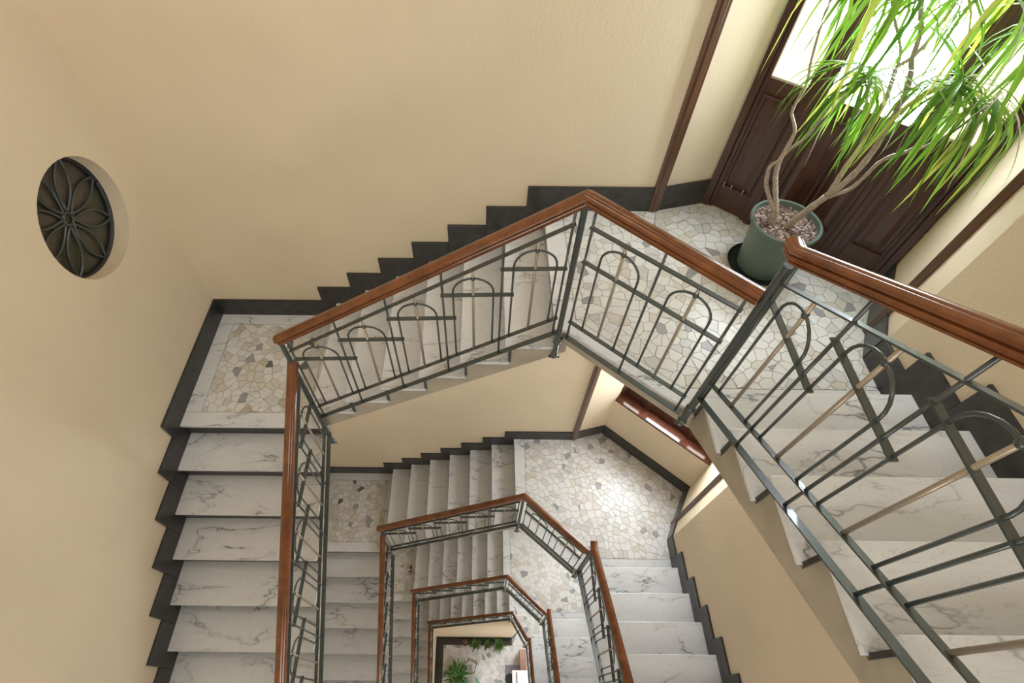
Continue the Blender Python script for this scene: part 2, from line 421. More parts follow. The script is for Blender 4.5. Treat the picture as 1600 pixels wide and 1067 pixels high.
# ------------------------------------------------------------------ stair geometry per level
RAILOFF=.065
bn=Vector((PC[0]-PB[0],PC[1]-PB[1])).normalized(); bno=Vector((-bn.y,bn.x))
if bno.dot(Vector((1,1)))<0: bno=-bno
YE=1.954      # well edge of the back flight
XE=1.19       # well edge of the side flight
XEL=-1.33     # well edge of the left flight
def chamf(x=None,y=None,off=RAILOFF,B=PB):
    c=bno.x*B[0]+bno.y*B[1]+off
    return (x,(c-bno.x*x)/bno.y) if x is not None else ((c-bno.y*y)/bno.x,y)
ORD=['topmost','second','third','lowest']
def flight(k,which,x0=None):
    """marble treads, slate risers and the stone body of one flight"""
    zp=ZP-(k-1)*H; e=k-1
    if which=='back':
        n=7; xp=XP
        if k==4: n=8; xp=XP+T; zp+=R
        f=empty('stair_flight',(xp-n*T/2,2.5,zp-n*R),label='%s back marble flight of steps, between the tiny corner landing and the wide landing'%ORD[e],cat='stairs',group='stair flights along the back wall')
        P=lambda i:xp-i*T; Z=lambda i:zp-i*R
        for i in range(1,n):
            b=MB(); b.bb((P(i)-.004,YE-.02,Z(i)-.026),(P(i-1)+.03,YB-.018,Z(i))); b.build('tread',M['marble'],f,bevel=.004)
        for i in range(n):
            b=MB(); b.bb((P(i)+.024,YE-.010,Z(i)-R),(P(i)+.042,YB-.018,Z(i)-.024)); b.build('riser',M['slate'],f)
        prof=[(P(0)+.3,Z(0)-.04)]
        for i in range(n): prof+=[(P(i)+.042,Z(i)-.034),(P(i)+.042,Z(i+1)-.034)]
        prof+=[(P(n)+.03,Z(n)-.034),(P(n)+.03,Z(n)-.30),(P(0)+.3,Z(0)-.33+.3*SLOPE*0-.0)]
        prof[-1]=(P(0)+.10,Z(0)-.33+.10*SLOPE)
        prof[0]=(P(0)+.10,Z(0)-.034)
        b=MB(); b.prism(prof,YE+.004,YB-.012,'y'); b.build('stair_body',M['side'],f)
    elif which=='left':
        n=8; f=empty('stair_flight',(-1.9,YN-n*T/2,zp-15*R),label='%s marble flight of steps running down beside the plain wall of the round window'%ORD[e],cat='stairs',group='stair flights along the side with the round window')
        zl=ZP-(k-1)*H-7*R; P=lambda i:YN-i*T; Z=lambda i:zl-i*R
        x1=XEL
        for i in range(1,n):
            b=MB(); b.bb((XL+.018,P(i)-.004,Z(i)-.026),(x1+.02,P(i-1)+.03,Z(i))); b.build('tread',M['marble'],f,bevel=.004)
        for i in range(n):
            b=MB(); b.bb((XL+.018,P(i)+.024,Z(i)-R),(x1+.008,P(i)+.042,Z(i)-.024)); b.build('riser',M['slate'],f)
        prof=[(P(0)+.10,Z(0)-.034)]
        for i in range(n): prof+=[(P(i)+.042,Z(i)-.034),(P(i)+.042,Z(i+1)-.034)]
        prof+=[(P(n)+.03,Z(n)-.034),(P(n)+.03,Z(n)-.30),(P(0)+.10,Z(0)-.33+.10*SLOPE)]
        b=MB(); b.prism(prof,XL+.012,x1-.004,'x'); b.build('stair_body',M['side'],f)
    else:
        n=7; 
        zr=zp+(R if k==4 else 0)
        if k==4: n=6
        y0=YR if k<4 else YR
        f=empty('stair_flight',(1.75,y0-n*T/2,zr),label='%s marble flight of steps climbing towards the viewer from the wide landing'%ORD[e],cat='stairs',group='stair flights climbing from the wide landings')
        P=lambda i:y0-(i-1)*T; Z=lambda i:zr+i*R
        for i in range(1,n):
            b=MB(); b.bb((XE-.02,P(i+1)-.03,Z(i)-.026),(XR-.018,P(i)+.004,Z(i))); b.build('tread',M['marble'],f,bevel=.004)
        for i in range(1,n+1):
            b=MB(); b.bb((XE-.008,P(i)-.042,Z(i)-R),(XR-.018,P(i)-.024,Z(i)-.024)); b.build('riser',M['slate'],f)
        prof=[(P(1)-.042,Z(0)-.034)]
        for i in range(1,n+1): prof+=[(P(i)-.042,Z(i)-.034),(P(i+1)-.042,Z(i)-.034)]
        prof=prof[:-1]
        prof+=[(P(n)-.10,Z(n)-.034),(P(n)-.10,Z(n)-.30),(P(1)+.0,Z(0)-.155)]
        b=MB(); b.prism(prof,XE+.004,XR-.012,'x'); b.build('stair_body',M['side'],f)
    return f
def skirt(parent,axis,fixed,a,b,z0,z1,side):
    """one slate skirting slab against a wall plane"""
    m=MB(); t=.02
    if axis=='y': m.bb((a,fixed-t,z0),(b,fixed,z1)) if side<0 else m.bb((a,fixed,z0),(b,fixed+t,z1))
    else: m.bb((fixed,a,z0),(fixed+t,b,z1)) if side>0 else m.bb((fixed-t,a,z0),(fixed,b,z1))
    return m.build('skirting_slab',M['slate'],parent,bevel=.0025)
def skirt_free(parent,p,q,z0,z1,t=.02):
    d=Vector((q[0]-p[0],q[1]-p[1])).normalized(); n=Vector((-d.y,d.x))*t
    if n.dot(Vector((-1.0,-1.0)))<0: n=-n
    m=MB(); m.prism([p,q,(q[0]+n.x,q[1]+n.y),(p[0]+n.x,p[1]+n.y)],z0,z1); return m.build('skirting_slab',M['slate'],parent,bevel=.0025)

for k in (1,2,3,4):
    zp=ZP-(k-1)*H; zl=zp-7*R; xp=XP
    zP_=zp
    if k==4: xp=XP+T; zP_=zp+R
    B=(PB[0]+(T if k==4 else 0),PB[1])
    # wide landing
    fl=empty('floor',(1.5,2.3,zP_),kind='structure')
    c1=chamf(y=YE,B=B) if k<4 else (1.19-.001,YE)
    c2=chamf(x=XE,B=B) if k<4 else (XE,YR+.02)
    if k==4:
        c1=(B[0]+.05,YE); c2=(XE,YR)
    outer=[(xp,YE-.02),(xp,YB),ST1,CWL,CER,ST2,CRN,(XR,YR-.004),(XE-.02,YR-.004)]
    outer+= [c2,c1] if c2[1]>YR-.004 else [c1]
    m=MB(); m.prism([(xp+.045,YE)]+outer[1:-3]+[(XR,YR-.03),(XE,YR-.03),c2,c1],zP_-.155,zP_-.006); m.build('landing_slab',M['side'],fl)
    # borders
    bw=.135
    gx=xp+bw+.004; gy=YR+bw+.004
    # chamfer border
    ca,cb=Vector(c1),Vector(c2); cd=(cb-ca).normalized(); cn=Vector((-cd.y,cd.x)); 
    if cn.dot(Vector((1,1)))<0: cn=-cn
    w_=.10
    def lineat(off,x=None,y=None):
        q=ca+cn*off
        if x is not None: t=(x-q.x)/cd.x
        else: t=(y-q.y)/cd.y
        return (q.x+cd.x*t,q.y+cd.y*t)
    slabpiece(fl,[(xp,YE-.02),(lineat(-.012,y=YE-.02)[0],YE-.02),lineat(-.012,x=xp+bw),(xp+bw,YB),(xp,YB)],zP_,th=.024)
    slabpiece(fl,[(XE-.02,YR-.004),(XR,YR-.004),(XR,YR+bw),lineat(-.012,y=YR+bw)],zP_,th=.024)
    pa=lineat(-.012,x=gx-.002); pb=lineat(-.012,y=gy-.002); pc=lineat(w_,y=gy-.002); pd=lineat(w_,x=gx-.002)
    slabpiece(fl,[pa,pb,pc,pd],zP_,th=.03)
    # three convex regions for the mosaic
    pe=lineat(w_+.004,x=gx); pf=lineat(w_+.004,y=gy)
    r1=[pe,pf,(XR-.0,gy),CRN,ST2,CER,CWL,ST1,(gx,YB)]
    # split into convex regions
    ra=[(gx,YB),pe,(ST1[0],lineat(w_+.004,x=ST1[0])[1]),ST1] if ST1[0]<pf[0] else [(gx,YB),pe,pf,(ST1[0],gy),ST1]
    s_in=(ST1[0],gy) if ST1[0]>=pf[0] else (ST1[0],lineat(w_+.004,x=ST1[0])[1])
    rb=[ST1,s_in,(ST2[0]-.16,gy),(ST2[0]-.16,ST2[1]+.1),CER,CWL] if False else [ST1,s_in,ST2,CER,CWL]
    rc=[s_in]+([pf] if ST1[0]<pf[0] else [])+[(XR,gy),CRN,ST2]
    def ccw(r):
        A=sum(r[i-1][0]*r[i][1]-r[i][0]*r[i-1][1] for i in range(len(r))); return r if A>0 else r[::-1]
    size={1:.067,2:.070,3:.085,4:.095}[k]
    regs=[ccw(ra),ccw(rb),ccw(rc)]
    paving(fl,regs,size,zP_,11*k,single=(k<3))
    # small corner landing
    fl2=empty('floor',(-1.9,2.5,zl),kind='structure')
    xq=xp-(8 if k==4 else 7)*T+T    # start of the back flight (its first riser)
    xq=XP-6*T
    m=MB(); m.bb((XL,YN+.045,zl-.26),(xq+.04,YB,zl-.006)); m.build('landing_slab',M['side'],fl2)
    slabpiece(fl2,[(XL,YN-.004),(XEL+.02,YN-.004),(XEL+.02,YN+.125),(XL,YN+.125)],zl,th=.024)
    slabpiece(fl2,[(XL,YB-.13),(xq+.03,YB-.13),(xq+.03,YB),(XL,YB)],zl)
    slabpiece(fl2,[(XL,YN+.129),(XL+.15,YN+.129),(XL+.15,YB-.134),(XL,YB-.134)],zl)
    slabpiece(fl2,[(xq-.09,YN+.129),(xq+.03,YN+.129),(xq+.03,YB-.134),(xq-.09,YB-.134)],zl)
    paving(fl2,[[(XL+.154,YN+.129),(xq-.094,YN+.129),(xq-.094,YB-.134),(XL+.154,YB-.134)]],.070,zl,5*k,single=(k<3),stones=SMALL)
    flight(k,'back'); 
    if k<4 or True: flight(k,'left')
    if k<5: flight(k,'right')
    # viewer-side landing
    if k>0:
        zs=(zP_+(6 if k==4 else 7)*R)
        ys=YR-6*T if k<4 else YR-5*T
        fl3=empty('floor',(0,-1.2,zs),kind='structure')
        m=MB(); m.bb((XL,YF,zs-.26),(XR,-.50,zs-.004)); m.bb((XE,-.5,zs-.26),(XR,ys-.04,zs-.004)); m.build('landing_slab',M['side'],fl3)
        slabpiece(fl3,[(XL,YF),(XR,YF),(XR,-.5),(XL,-.5)],zs)
    # skirting along the back wall
    sb=empty('baseboard_back',(0,YB,zl),kind='structure')
    n=8 if k==4 else 7
    zz=lambda i:zP_-i*R
    skirt(sb,'y',YB,xp-SKE,ST1[0],zP_,zP_+SK,-1)
    skirt(sb,'y',YB,xp-SKE,xp+.02,zP_-R,zP_,-1)
    for i in range(1,n): skirt(sb,'y',YB,xp-i*T-SKE,xp-(i-1)*T+(-SKE if True else 0),zz(i)-R,zz(i)+SK,-1)
    for i in range(1,n): pass
    skirt(sb,'y',YB,XL,xp-(n-1)*T-SKE,zl,zl+SK,-1)
    # left wall
    sl=empty('baseboard_left',(XL,1,zl),kind='structure')
    skirt(sl,'x',XL,YN-SKE*.85,YB-.02,zl,zl+SK,1)
    for i in range(1,8): skirt(sl,'x',XL,YN-i*T-SKE*.85,YN-(i-1)*T-SKE*.85-.002,zl-i*R-.0,zl-i*R+SK,1)
    for i in range(0,8): skirt(sl,'x',XL,YN-i*T-SKE*.85,YN-i*T+.05,zl-(i+1)*R,zl-i*R+.001,1)
    # recess and right wall
    sr=empty('baseboard_right',(XR,1.5,zP_),kind='structure')
    if True:
        skirt_free(sr,ST1,CWL,zP_,zP_+SK)
        if k>1: skirt_free(sr,CWL,CER,zP_,zP_+SK)
        skirt_free(sr,CER,ST2,zP_,zP_+SK); skirt_free(sr,ST2,CRN,zP_,zP_+SK)
        skirt(sr,'x',XR,YR+SKE,CRN[1],zP_,zP_+SK,-1)
        for i in range(1,8 if k<4 else 7):
            skirt(sr,'x',XR,YR-i*T+SKE,YR-(i-1)*T+SKE,zP_+(i-1)*R,zP_+i*R+SK,-1)

# ------------------------------------------------------------------ ground hall
zg=0.0
gw=empty('floor',(0,1,0),kind='structure')
XI,YI=-1.30,1.955
CHX=1.03
b=MB(); b.prism([(XI,YI),(XI,-1.5),(XI+.22,-1.5),(XI+.22,YI-.2)],-.01,.002); b.build('border_slab',M['slate'],gw)
b=MB(); b.prism([(XI,YI),(XI+.22,YI-.2),(CHX,YI-.2),(CHX,YI)],-.01,.002); b.build('border_slab',M['slate'],gw)
paving(gw,[[(XI+.226,-.2),(XR,-.2),(XR,YI-.206),(XI+.226,YI-.206)]],.11,.0,77,single=False)
paving(gw,[[(CHX+.02,YI-.2),(XR,YI-.2),(2.4,1.95),CER,CWL,(1.30,2.35)]],.11,.0,78,single=False)
m=MB(); zt=ZP-3*H-7*R-.36; m.prism([(YI,0),(YI,zt),(YN,zt),(-.5,zt-(YN+.5)*SLOPE),(-.5,0)],XI-.1,XI,'x'); m.build('wall_inner_left',M['wall'],kind='structure')
# under-flight wall follows the soffit of the lowest back flight
zq=ZP-3*H-7*R-.30
m=MB(); m.prism([(XI-.1,0),(CHX,0),(CHX,zq+(CHX-XI)*SLOPE*0+.0),(CHX,ZP-3*H+R-.30),(XP+.3,ZP-3*H+R-.34),(XI-.1,zq)],YI+.0,YI+.1,'y'); m.build('wall_inner_back',M['wall'],kind='structure')
quadwall('wall_inner_turn',(CHX,YI),(1.5,2.40),[(0,ZP-3*H-.1)],th=.1)
bg=empty('baseboard_ground',(0,YI,0),kind='structure')
skirt(bg,'y',YI,XI,CHX,0,.2,-1); skirt(bg,'x',XI,-1.5,YI,0,.2,1); skirt_free(bg,(CHX,YI),(1.5,2.40),0,.2)

# ------------------------------------------------------------------ wooden corner trims
def trim(name,x,y,ang,z0,z1,w=.075,d=.035):
    m=MB(); R_=Matrix.Rotation(ang,3,'Z')
    h=z1-z0; m.box((x,y,(z0+z1)/2),(w,d,h),R_); m.box((x-math.sin(ang)*-.0,y,(z0+z1)/2),(w*.45,d+.014,h),R_)
    return m.build(name,M['trimw'],kind='structure',bevel=.004)
for k in (1,2,3,4):
    zp=ZP-(k-1)*H+(R if k==4 else 0); top=(ZTOP if k==1 else ZP-(k-2)*H-.155)
    trim('trim_%d'%(2*k-1),ST1[0]+.005,ST1[1]-.008,math.radians(8),zp,top)
    trim('trim_%d'%(2*k),ST2[0]-.004,ST2[1]-.0,math.radians(-62),zp,top,.06,.035)

# ------------------------------------------------------------------ door and windows
def dbox(m,s0,s1,o0,o1,z0,z1,mi=0):
    P=[DP(s0,o0,0)[:2],DP(s1,o0,0)[:2],DP(s1,o1,0)[:2],DP(s0,o1,0)[:2]]
    m.prism(P,z0,z1,mi=mi); return m
def raised(parent,s0,s1,z0,z1,o=-.005):
    b=MB()   # frame moulding around a sunk field with a raised centre
    w=.014
    for (a,c,e,f) in ((s0,s1,z0,z0+w),(s0,s1,z1-w,z1),(s0,s0+w,z0+w,z1-w),(s1-w,s1,z0+w,z1-w)): dbox(b,a,c,o-.022,o+.02,e,f)
    b.build('panel_moulding',M['door'],parent,bevel=.004)
    b=MB(); i=.035
    A=[DP(s0+i,o-.002,z0+i),DP(s1-i,o-.002,z0+i),DP(s1-i,o-.002,z1-i),DP(s0+i,o-.002,z1-i)]
    j=i+.03
    C=[DP(s0+j,o-.008,z0+j),DP(s1-j,o-.008,z0+j),DP(s1-j,o-.008,z1-j),DP(s0+j,o-.008,z1-j)]
    b.poly(C)
    for q in range(4): b.poly([A[q],A[(q+1)%4],C[(q+1)%4],C[q]])
    b.build('panel_field',M['door'],parent)
def glazed(name,z0,door,kind_n):
    g=empty(name,DP(DW/2,0,z0),kind='structure')
    h=2.3
    o0=.0 if door else .13      # windows sit deeper than the door
    # outer frame
    b=MB(); dbox(b,-.0,.05,o0-.03,o0+.06,z0,z0+h); dbox(b,DW-.05,DW,o0-.03,o0+.06,z0,z0+h); dbox(b,0.05,DW-.05,o0-.03,o0+.06,z0+h-.06,z0+h)
    b.build('door_frame' if door else 'window_frame',M['door'],g,bevel=.006)
    b=MB(); dbox(b,.05,.078,o0-.012,o0+.05,z0,z0+h-.06); dbox(b,DW-.078,DW-.05,o0-.012,o0+.05,z0,z0+h-.06); b.build('frame_bead',M['door'],g,bevel=.004)
    zlow=z0 if door else z0+.935
    # mullions (posts)
    for s in (.355,DW-.355):
        b=MB(); dbox(b,s-.058,s+.058,o0-.01,o0+.05,zlow,z0+h-.06); b.build('mullion',M['door'],g,bevel=.006)
        b=MB(); dbox(b,s-.02,s+.02,o0-.026,o0-.008,zlow,z0+h-.06); b.build('mullion_bead',M['door'],g,bevel=.005)
    gz=z0+.975 if door else z0+1.10
    for (a,c,nm) in ((.078,.297,'pane_side'),(.413,DW-.413,'pane'),(DW-.297,DW-.078,'pane_side')):
        b=MB(); dbox(b,a,c,o0+.018,o0+.024,gz,z0+h-.06); b.build('pane',M[nm if door else nm.replace('side','cream')],g)
        if door:
            b=MB(); dbox(b,a,c,o0+.0,o0+.045,z0+.01,gz); b.build('door_leaf',M['door'],g)
            b=MB(); dbox(b,a,c,o0-.012,o0+.03,gz-.02,gz+.012); b.build('glazing_bead',M['door'],g,bevel=.004)
            if c-a<.3: raised(g,a+.01,c-.01,z0+.20,gz-.085,o0)
            else:
                raised(g,a+.02,(a+c)/2-.01,z0+.20,gz-.085,o0); raised(g,(a+c)/2+.01,c-.02,z0+.20,gz-.085,o0)
        else:
            b=MB(); dbox(b,a,c,o0,o0+.04,z0+.935,gz); b.build('bottom_rail',M['door'],g,bevel=.004)
    if not door:
        b=MB(); dbox(b,0.0,DW,-.014,o0+.06,z0+.895,z0+.935); b.build('window_sill',M['sill'],g,bevel=.005)
    else:
        # bolt on the fixed leaf, handle on the middle leaf
        b=MB()
        for s in (.10,.155,.24): b.tube([DP(s,o0-.03,z0+.205),DP(s,o0-.03,z0+.245)],.005,6); 
        b.build('floor_bolt',M['brass'],g,smooth=True)
        b=MB(); s=DW-.43
        b.tube([DP(s,o0-.0,z0+1.49),DP(s,o0-.06,z0+1.49),DP(s,o0-.06,z0+1.40),DP(s,o0,z0+1.40)],.007,8)
        b.box(DP(s,o0-.006,z0+1.445),(.025,.008,.12),Matrix.Rotation(math.atan2(dd.y,dd.x),3,'Z')); b.build('door_handle',M['iron'],g,smooth='auto')
    return g
glazed('door_1',ZP,True,1)
for k in (2,3): glazed('window_%d'%(k-1),ZP-(k-1)*H,False,k)
glazed('window_3',ZP-3*H,False,4)
glazed('door_2',0.0,True,5)

# round window
rw=empty('window_4',(XL-.16,RC[0],RC[1]),kind='structure')
def RWp(r,a,x): return (XL+x*.75,RC[0]+r*math.cos(a),RC[1]+r*math.sin(a))
b=MB(); b.v=[]; 
pr=[RWp(RR+.01,2*PI*i/48,-.17) for i in range(49)]
b.tube(pr,.028,8); b.build('window_frame',M['black'],rw,smooth=True)
b=MB(); b.poly([RWp(RR+.005,2*PI*i/48,-.19) for i in range(48)]); b.build('pane',M['dglass'],rw)
b=MB(); b.tube([RWp(.04,2*PI*i/24,-.17) for i in range(25)],.009,6); b.build('centre_ring',M['iron'],rw,smooth=True)
for q in range(8):
    a0=PI/8*0+q*PI/4+.1
    pts=[]
    for t in range(17):
        u=t/16; r=.045+(RR-.045)*u; wd=.115*math.sin(PI*u)**.9*(.8+.2*u)
        pts.append((r,wd))
    def pp(r,wd): 
        y=RC[0]+r*math.cos(a0)-wd*.55*math.sin(a0); z=RC[1]+r*math.sin(a0)+wd*.55*math.cos(a0); return (XL-.125,y,z)
    loop=[pp(r,wd) for r,wd in pts]+[pp(r,-wd) for r,wd in reversed(pts)]
    b=MB(); b.tube(loop,.0095,6); b.build('petal_bar',M['iron'],rw,smooth=True)

# ------------------------------------------------------------------ railings
PROF=[(0,0),(.010,-.001),(.0155,-.0035),(.017,-.0065),(.020,-.0065),(.027,-.009),(.032,-.015),(.0335,-.022),(.031,-.029),(.021,-.032),(.0195,-.036),(.028,-.039),(.0305,-.046),(.0295,-.053),(.022,-.0555),(.021,-.058),(.025,-.060),(.024,-.067)]
PROF=[(-a,b) for a,b in PROF[:0:-1]]+PROF
RT=1.085   # height of the handrail's top over the nosing line
def railing(P,Q,zfun,mods,up,label,s0=.04,mod=None,step=True,start_post=None,end_post=None,handrail=None,group=None,lowbr=True,zs=None,hooks=True):
    """P,Q plan ends; zfun(s)= nosing line height; modules: one arch per step"""
    P=Vector(P);Q=Vector(Q);d=(Q-P).normalized();LN=(Q-P).length
    nrm=Vector((-d.y,d.x)); 
    W=lambda s,z,o=0.:(P.x+d.x*s+nrm.x*o,P.y+d.y*s+nrm.y*o,z)
    g=empty('stair_railing',W(0,zfun(0)),label=label,cat='railing',group=group)
    mod=mod or T*1.11
    flat=lambda w,t:[(-w/2,-t/2),(w/2,-t/2),(w/2,t/2),(-w/2,t/2)]
    b=MB(); b.sweep(handrail or [W(0,zfun(0)+RT),W(LN,zfun(LN)+RT)],PROF); b.build('handrail',M['rail'],g,smooth='auto')
    e0=s0-.012; e1=s0+mods*mod+.012
    for nm,rel,w_,ext in (('top_bar',.90,.024,0),('bottom_bar',.172,.024,0),('lower_rail',.02,.032,.02)):
        b=MB(); b.sweep([W(e0-ext,zfun(e0-ext)+rel),W(e1+ext,zfun(e1+ext)+rel)],flat(w_,.007)); b.build(nm,M['iron'],g)
    for i in range(mods+1):
        s=s0+i*mod; b=MB(); b.tube([W(s,zfun(s)+.022),W(s,zfun(s)+RT-.055)],.0068,8); b.build('tall_baluster',M['iron'],g,smooth=True)
    for i in range(mods):
        a=s0+i*mod; bt=a+mod
        if up>0: l0,l1=a+.058,a+.058+.226; c=(l0+l1)/2
        elif up<0: l1,l0=bt-.058,bt-.058-.226; c=(l0+l1)/2
        else: l0,l1=a+.082,a+.082+.212; c=(l0+l1)/2
        if step:
            if up>0: zpz=zfun(a)+.80; pA,pB=a-.012,min(a+mod+.07,e1)
            else: zpz=zfun(bt)+.80; pA,pB=max(bt-mod-.07,e0),bt+.012
            b=MB(); b.sweep([W(pA,zpz),W(pB,zpz)],flat(.025,.007)); b.build('step_plate',M['iron'],g)
            ztop=zpz+.022
        else: ztop=zfun(c)+.742
        r=(l1-l0)/2; path=[W(l0,zfun(l0)+.17)]
        for q in range(13):
            an=PI-PI*q/12; path.append(W(c+r*math.cos(an),ztop+r*math.sin(an)))
        path.append(W(l1,zfun(l1)+.17))
        b=MB(); b.tube(path,.0062,8); b.build('arch_hoop',M['iron'],g,smooth=True)
        b=MB(); b.tube([W(c,zfun(c)+.17),W(c,zfun(c)+.90)],.0078,10); b.build('centre_rod',M['rod'],g,smooth=True)
        b=MB(); b.lathe([(.0085,-.014),(.0125,-.008),(.0125,.008),(.0085,.014)],W(c,ztop+r-.0),10); b.build('collar',M['iron'],g,smooth=True)
    if not step:
        b=MB(); zz=zfun(0)+.672; b.sweep([W(e0,zz),W(e1,zz)],flat(.025,.007)); b.build('middle_bar',M['iron'],g)
    def post(s,ztop,zbot,rad):
        x,y,_=W(s,0)
        b=MB(); b.tube([(x,y,zbot),(x,y,ztop)],rad,16)
        for zc in (zbot+.02,zbot+.16): b.lathe([(rad,-.02),(rad+.006,-.012),(rad+.006,.012),(rad,.02)],(x,y,zc),16)
        b.lathe([(0.001,-.03),(rad*.7,-.02),(rad,0)],(x,y,zbot),16)
        po=b.build('newel_post',M['iron'],g,smooth='auto')
        bd=Vector((-.85,.5)) if x<-.5 else bno; b=MB(); ang=math.atan2(bd.y,bd.x)
        b.box((x+bd.x*.04,y+bd.y*.04,zbot+.14),(.08,.018,.008),Matrix.Rotation(ang,3,'Z'))
        b.prism([(x-.036,zbot-.01),(x+.036,zbot-.01),(x+.02,zbot+.012),(x,zbot+.03),(x-.02,zbot+.012)],y-.009,y+.009,'y'); b.build('post_bracket',M['iron'],g)
    if start_post: post(0,*start_post)
    if end_post: post(LN,*end_post)
    if hooks:
        n=int(LN/T)
        for i in range(n):
            s=.12+i*T*1.0
            if s>LN-.1: break
            z_=zfun(s); sd=hooks
            b=MB(); b.tube([W(s,z_+.016),W(s,z_-.05),W(s,z_-.075,sd*.075)],.0085,8); b.build('fixing_bracket',M['iron'],g,smooth=True)
    return g
for k in (1,2,3,4):
    e=ORD[k-1]; zp=ZP-(k-1)*H; zl=zp-7*R
    if k<4:
        LAB=(Vector(PB)-Vector(PA)).length; B=PB; zB=zp; m_=5
    else:
        B=(PB[0]+T,PB[1]); LAB=(Vector(B)-Vector(PA)).length; zB=zp+R; m_=6
    xoff=B[0]-(XP+(T if k==4 else 0))
    zAB=lambda s:zB-(LAB-s-xoff)*SLOPE
    railing(PA,B,zAB,m_,1,'green iron stair railing on the %s back flight, arches climbing towards the wide landing'%e,s0=.04,mod=(LAB-.08)/m_,
        start_post=(zAB(0)+RT-.03,zl-.19,.016),end_post=(zB+RT-.03,zB-.24,.017),group='railings along the back flights',hooks=0,
        handrail=[(PA[0]-.03,PA[1]-.001,zAB(-.03)+RT),(B[0],B[1],zB+RT)])
    LBC=(Vector(PC)-Vector(B)).length; zf=lambda s,z=zB:z
    mb=2 if k<4 else 1
    railing(B,PC,zf,mb,0,'green iron railing guarding the edge of the %s wide landing, level handrail'%e,s0=.06,mod=(LBC-.12)/mb,step=False,
        end_post=(zB+1.235-.03,zB-.05,.0195),group='railings along the landing edges',hooks=0,
        handrail=[(B[0],B[1],zB+RT),(PC[0]-.012,PC[1]+.012,zB+RT-.04)])
    D=(PC[0]-.008,YR-6*T-.03 if k<4 else YR-5*T-.03)
    LCD=(Vector(D)-Vector(PC)).length
    zCD=lambda s:zB+R+(s-(PC[1]-YR))*SLOPE
    railing(PC,D,zCD,5,1,'green iron stair railing on the %s flight that climbs towards the viewer'%e,s0=.037,mod=(LCD-.07)/5 if k==4 else .333,
        end_post=(zCD(LCD)+RT-.03,zCD(LCD)-.3,.0195),group='railings along the flights climbing to the viewer',hooks=0,
        handrail=[(PC[0],PC[1]+.05,zCD(0)+RT-.0),(PC[0]-.004,PC[1],zCD(0)+RT),(D[0],D[1],zCD(LCD)+RT)])
    A2=(PA[0]+.008,PA[1]-.0); E2=(PA[0]+.008,YN-7*T-.03); LAE=A2[1]-E2[1]
    zAE=lambda s:zl-(s-(PA[1]-YN))*SLOPE
    railing(A2,E2,zAE,6,-1,'green iron stair railing on the %s flight beside the round window wall'%e,s0=.037,mod=.3333,
        end_post=(zAE(LAE)+RT-.03,zAE(LAE)-.3,.016),group='railings along the flights by the round window wall',hooks=0,
        handrail=[(A2[0],A2[1]-.0,zAE(0)+RT),(E2[0],E2[1],zAE(LAE)+RT)])
    if k<4:
        zs=zB+7*R
        railing((PC[0]-.008,-.47),(PA[0]+.008,-.47),lambda s,z=zs:z,6,0,'green iron railing on the %s landing at the viewer side'%e,s0=.05,mod=(PC[0]-PA[0]-.12)/6,step=False,
            group='railings on the viewer side',hooks=0)

# ------------------------------------------------------------------ potted dracaena
PX,PY=1.897,2.50
b=MB()
pot=empty('plant_pot',(PX,PY,ZP),label='green plastic plant pot on the marble landing in front of the wooden door',cat='plant pot')
b.lathe([(.145,.018),(.150,.02),(.168,.18),(.188,.36),(.192,.37),(.206,.372),(.213,.385),(.213,.405),(.205,.412),(.196,.405),(.192,.372),(.186,.36),(.16,.10),(.01,.09)],(PX,PY,ZP),48)
b.lathe([(.001,.018),(.145,.018)],(PX,PY,ZP),48); b.build('pot_body',M['pot'],pot,smooth='auto')
b=MB(); b.lathe([(.001,.002),(.185,.002),(.200,.03),(.204,.032),(.198,.026),(.184,.008),(.001,.008)],(PX-.012,PY+.005,ZP),48); b.build('pot_saucer',M['saucer'],pot,smooth='auto')
plant=empty('potted_dracaena',(PX,PY,ZP+.37),label='tall dracaena with long thin drooping leaves growing in the green pot',cat='plant')
b=MB(); rnd=random.Random(3)
rings=12; n0=len(b.v); segs=36
for i in range(rings+1):
    r=.192*i/rings
    for j in range(segs):
        a=2*PI*j/segs; b.v.append((PX+r*math.cos(a),PY+r*math.sin(a),ZP+.372+rnd.uniform(-.006,.008)))
for i in range(rings):
    for j in range(segs): b.f.append((n0+i*segs+j,n0+i*segs+(j+1)%segs,n0+(i+1)*segs+(j+1)%segs,n0+(i+1)*segs+j)); b.m.append(0)
b.build('soil',M['soil'],plant)
def smoothpath(pts,rs,n=4):
    out=[];ro=[]
    P=[Vector(p) for p in pts]; P=[P[0]*2-P[1]]+P+[P[-1]*2-P[-2]]
    for i in range(1,len(P)-2):
        for q in range(n):
            t=q/n; a,b_,c,d=P[i-1],P[i],P[i+1],P[i+2]
            out.append(.5*((2*b_)+(c-a)*t+(2*a-5*b_+4*c-d)*t*t+(3*b_-a-3*c+d)*t**3))
            ro.append((rs[i-1]*(1-t)+rs[i]*t)*(1+.10*math.sin(len(out)*2.1)))
    out.append(P[-2]); ro.append(rs[-1]); return out,ro
def stem(pts,r0,r1):
    rs=[r0+(r1-r0)*i/(len(pts)-1) for i in range(len(pts))]
    p,r=smoothpath(pts,rs); b=MB(); b.tube(p,r,10); b.build('stem',M['bark'],plant,smooth=True)
stem([(1.812,2.509,16.36),(1.800,2.525,16.46),(1.784,2.533,16.485),(1.715,2.593,16.594),(1.692,2.613,16.678),(1.69,2.615,16.725),(1.713,2.600,16.775),(1.73,2.609,16.83)],.016,.008)
